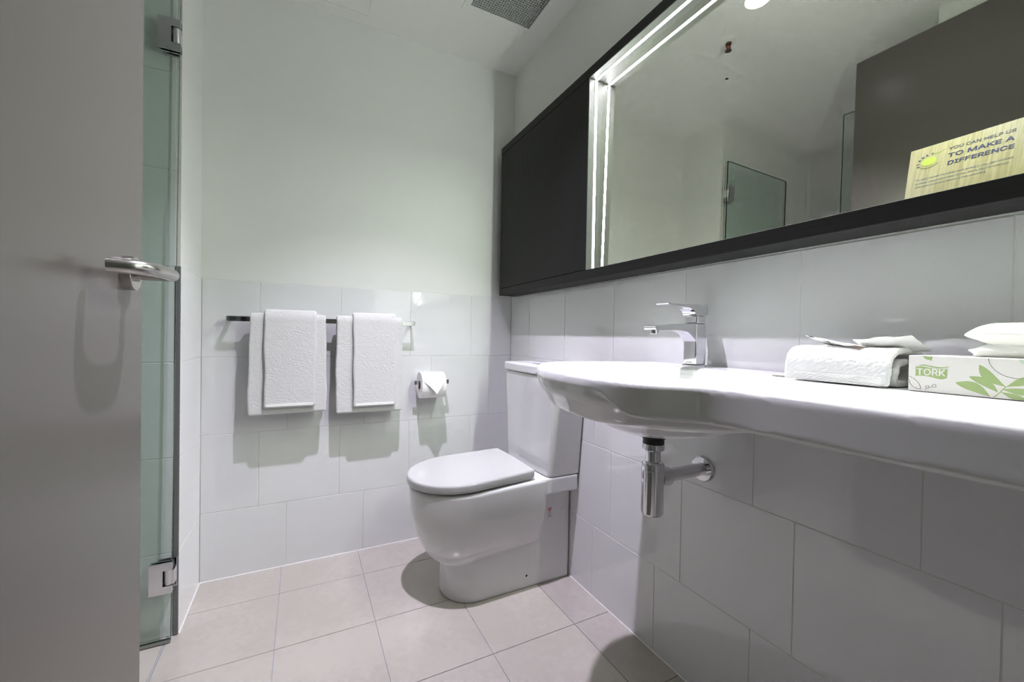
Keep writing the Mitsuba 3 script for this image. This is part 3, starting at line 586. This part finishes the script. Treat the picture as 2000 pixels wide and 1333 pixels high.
def packet(w_, l_, t_, seed):
    n = 24; V, Fc = [], []
    for s in (1, -1):
        for j in range(n + 1):
            for i in range(n + 1):
                u, v = i / n * 2 - 1, j / n * 2 - 1; puff = max(0, (1 - u ** 4)) * max(0, 1 - abs(v / .86) ** 2.5) if abs(v) < .86 else 0
                w0 = .0010 * math.sin(u * 9 + seed) * math.cos(v * 5 + seed * 2) * (1 if abs(v) < .86 else .5)
                V.append((u * w_ / 2 * (1 - .04 * (1 - v * v)), v * l_ / 2, s * (t_ / 2 * puff + .0002) + w0 + .0012 * v * v * math.sin(seed)))
    for s in (0, 1):
        for j in range(n):
            for i in range(n):
                q = s * (n + 1) ** 2 + j * (n + 1) + i; f = [[q, q + 1, q + n + 2], [q, q + n + 2, q + n + 1]]; Fc += f if s == 0 else [x[::-1] for x in f]
    return trimesh.Trimesh(V, Fc, process=False)
def place(m, at, rx=0, ry=0, rz=0):
    m = m.copy(); m.apply_transform(trimesh.transformations.euler_matrix(*np.radians([rx, ry, rz]))); m.apply_translation(at); return m
def sachet(at, rot, size, label, marks, seed):
    k = thing('sachet', label, 'sachet', None)
    obj('wrapper', place(packet(*size, seed), at, *rot), 'm_sachet', k, True)
    for nm, mk, lo, hi in marks: obj(nm, place(bx(lo, hi), at, *rot), mk, k, False)
sachet((-.118, -1.5200, .9635), (14, 10, 4), (.050, .066, .006), 'white paper sachet with a black square, lying on the left end of the face cloth', [('black_mark', 'm_grey_ink', (-.0245, .018, .0012), (-.0165, .027, .0018)), ('red_mark', 'm_red', (-.0245, -.031, .0010), (-.018, -.024, .0016))], 1)
sachet((-.140, -1.5560, .9600), (8, 6, -5), (.040, .062, .004), 'white paper sachet with a black bar, between the two other sachets on the face cloth', [('black_mark', 'm_black', (-.0205, .016, .0004), (-.0150, .027, .0010)), ('red_mark', 'm_red', (-.0205, -.030, .0004), (-.014, -.020, .0010))], 2)
k = thing('soap_packet', 'larger white wrapped packet with small grey print, resting against the tissue box', 'packet')
at, rot = (-.122, -1.6080, .9610), (-6, 24, -6)
obj('wrapper', place(packet(.060, .078, .012, 3), at, *rot), 'm_sachet', k, True)
pm = meshkit.text_mesh('BODY', .0050, .0003); pm.apply_transform(trimesh.transformations.euler_matrix(0, 0, -math.pi / 2)); pm.apply_translation((.012, .018, .0048))
obj('print', place(pm, at, *rot), 'm_grey_ink', k, False)
gp = obj('foil_strip', place(rbx((-.018, -.028, 0), (.018, .028, .0035), .0008, 1), (-.118, -1.4555, ZT + .0005), 0, 0, 6), 'm_greypack', None); tag(gp, 'thin grey strip packet sticking out from under the face cloth', 'packet')

# ------------------------------------------------------------------ tissue box
tb = thing('tissue_box', 'low cream tissue box with green leaf print on the basin shelf', 'tissue box')
BX, BY0, BY1, BZ0, BZ1 = -.171, -1.6478, YF + .003, ZT + .0008, .9472
obj('carton', rbx((BX, BY1, BZ0), (-.055, BY0, BZ1), .0006, 1), 'm_box', tb)
BO = np.array([BX, BY0, .895]); bu, bv, bn = -Y_, Z_, -X_
def bpoly(g, m_, nm, d=.0002): obj(nm, frame_m(prism(g, .0002), BO + bn * d, bu, bv, bn), m_, tb, False)
def U(y, z): return (BY0 - y, z - .895)
def leaf(tip, base, wd, bend=.15):
    a, b = np.array(U(*tip)), np.array(U(*base)); d = b - a; n_ = np.array([-d[1], d[0]]); t = np.linspace(0, 1, 16); s = np.sin(math.pi * t ** .85)
    c = a + d * t[:, None] + n_ * (bend * np.sin(math.pi * t))[:, None]
    return Polygon(np.vstack([c + n_ * (wd * s)[:, None], (c - n_ * (wd * s)[:, None])[::-1]])).buffer(0)
face = sbox(.0008, BZ0 - .895 + .0006, BY0 - BY1 - .001, BZ1 - .895 - .0008)
lv_ = [leaf((-1.7192, .9378), (-1.7424, .9113), .155, -.10), leaf((-1.7102, .9212), (-1.7365, .9029), .150, .10), leaf((-1.6971, .9118), (-1.7300, .8965), .165, .10), leaf((-1.7680, .9255), (-1.7440, .9118), .17, .0), leaf((-1.7690, .9050), (-1.7400, .9075), .14, 0), leaf((-1.7640, .8930), (-1.7385, .9040), .13, .0), leaf((-1.760, .9300), (-1.7455, .9120), .0, 0)]
stem = LineString([U(-1.7330, .8965), U(-1.7385, .9040), U(-1.7425, .9112), U(-1.7500, .9135)]).buffer(.0005)
tl = Polygon([U(-1.6631, .9468), U(-1.6655, .9430), U(-1.6690, .9412), U(-1.6700, .9418), U(-1.6720, .9398), U(-1.6728, .9420), U(-1.6738, .9473)])
for g in lv_ + [tl]:
    g = g.intersection(face)
    if g.area > 1e-7: bpoly(g, 'm_green', 'leaf_print')
bpoly(stem.intersection(face), 'm_green', 'stem_print')
ln = [LineString([(U(-1.7530, .949)[0] + .026 * math.cos(a), U(-1.753, .949)[1] + .0265 * math.sin(a)) for a in np.linspace(math.pi, 2 * math.pi, 40)]).buffer(.00018),
      LineString(spline([U(-1.6480, .9165), U(-1.6545, .9125), U(-1.6605, .9050), U(-1.6620, .8985)], 6)).buffer(.00018), LineString(spline([U(-1.6482, .9140), U(-1.6500, .9060), U(-1.6550, .9000), U(-1.6620, .8985)], 6)).buffer(.00018),
      Point(*U(-1.6690, .9025)).buffer(.0019).exterior.buffer(.00018), Point(*U(-1.6760, .9048)).buffer(.0022).exterior.buffer(.00018), LineString([U(-1.6660, .8978), U(-1.6688, .9005), U(-1.6740, .9035)]).buffer(.00018)]
for g in ln: bpoly(g.intersection(face), 'm_grey_ink', 'line_print', .0003)
bpoly(Point(*U(-1.7610, .9480)).buffer(.0085).intersection(face), 'm_palegreen', 'pale_spot_print', .0001)
lg = Polygon([U(-1.6558, .9305)] + [U(y, z) for y, z in spline([(-1.6558, .9305), (-1.6600, .9316), (-1.6660, .9310), (-1.6740, .9292), (-1.6820, .9285), (-1.6890, .9300)], 5)] + [U(y, z) for y, z in spline([(-1.6890, .9172), (-1.6850, .9150), (-1.6790, .9152), (-1.6720, .9170), (-1.6640, .9182), (-1.6558, .9172)], 5)])
bpoly(lg.buffer(0), 'm_green', 'logo_ground')
swo = Polygon([U(y, z) for y, z in spline([(-1.6600, .9335), (-1.6650, .9344), (-1.6740, .9324), (-1.6830, .9316), (-1.6915, .9338)], 5)] + [U(y, z) for y, z in spline([(-1.6890, .9320), (-1.6820, .9299), (-1.6740, .9306), (-1.6660, .9326), (-1.6600, .9328)], 5)])
bpoly(swo.buffer(0), 'm_green', 'logo_swoosh')
obj('logo_lettering', text_at('TORK', .0088, BO + bu * (1.6572 - 1.6478) + bv * .0245 + bn * .0004, bu * math.cos(.0) + bv * -.0, bv, bn, .0300, True), 'm_box', tb, False, 'white letters TORK on green')

# the tissue: two puffed folds pulled out of the slot
P1 = spline([(-1.6894, .9773), (-1.6950, .9842), (-1.7060, .9912), (-1.7225, .9946), (-1.7480, .9945), (-1.7850, .9925), (-1.8180, .9850), (-1.8120, .9690), (-1.7750, .9640), (-1.7400, .9640), (-1.7152, .9658), (-1.7000, .9720)], 5, True)
P2 = spline([(-1.6926, .9566), (-1.7000, .9588), (-1.7150, .9660), (-1.7400, .9660), (-1.7750, .9660), (-1.8050, .9610), (-1.8030, .9480), (-1.7500, .9462), (-1.7040, .9468), (-1.6985, .9515)], 5, True)
def f_tissue(p):
    x, y, z = p.T; yz = p[:, 1:]; out_ = []
    wr = .010 * (meshkit.fbm(np.stack([y * 42, z * 70, y * 0], 1), 3, 5) - .5)
    for P, cx, dep, far in ((P1, -.112, .030, .016), (P2, -.113, .014, .010)):
        d = poly_sd(P, yz); xx = np.abs(x - cx + wr * np.clip(-d / .004, 0, 1))
        out_.append(np.where(d < 0, (xx - dep * np.sqrt(np.clip(-d, 0, far) / far)) * .5, np.hypot(xx, np.maximum(d, 0))) - .0007)
    return np.minimum(out_[0], out_[1])
ti = obj('tissue', surface(f_tissue, (-.152, -1.824, .940), (-.072, -1.684, 1.0), .0024), 'm_tissue', None, True); tag(ti, 'crumpled white tissue pulled out of the tissue box', 'tissue')
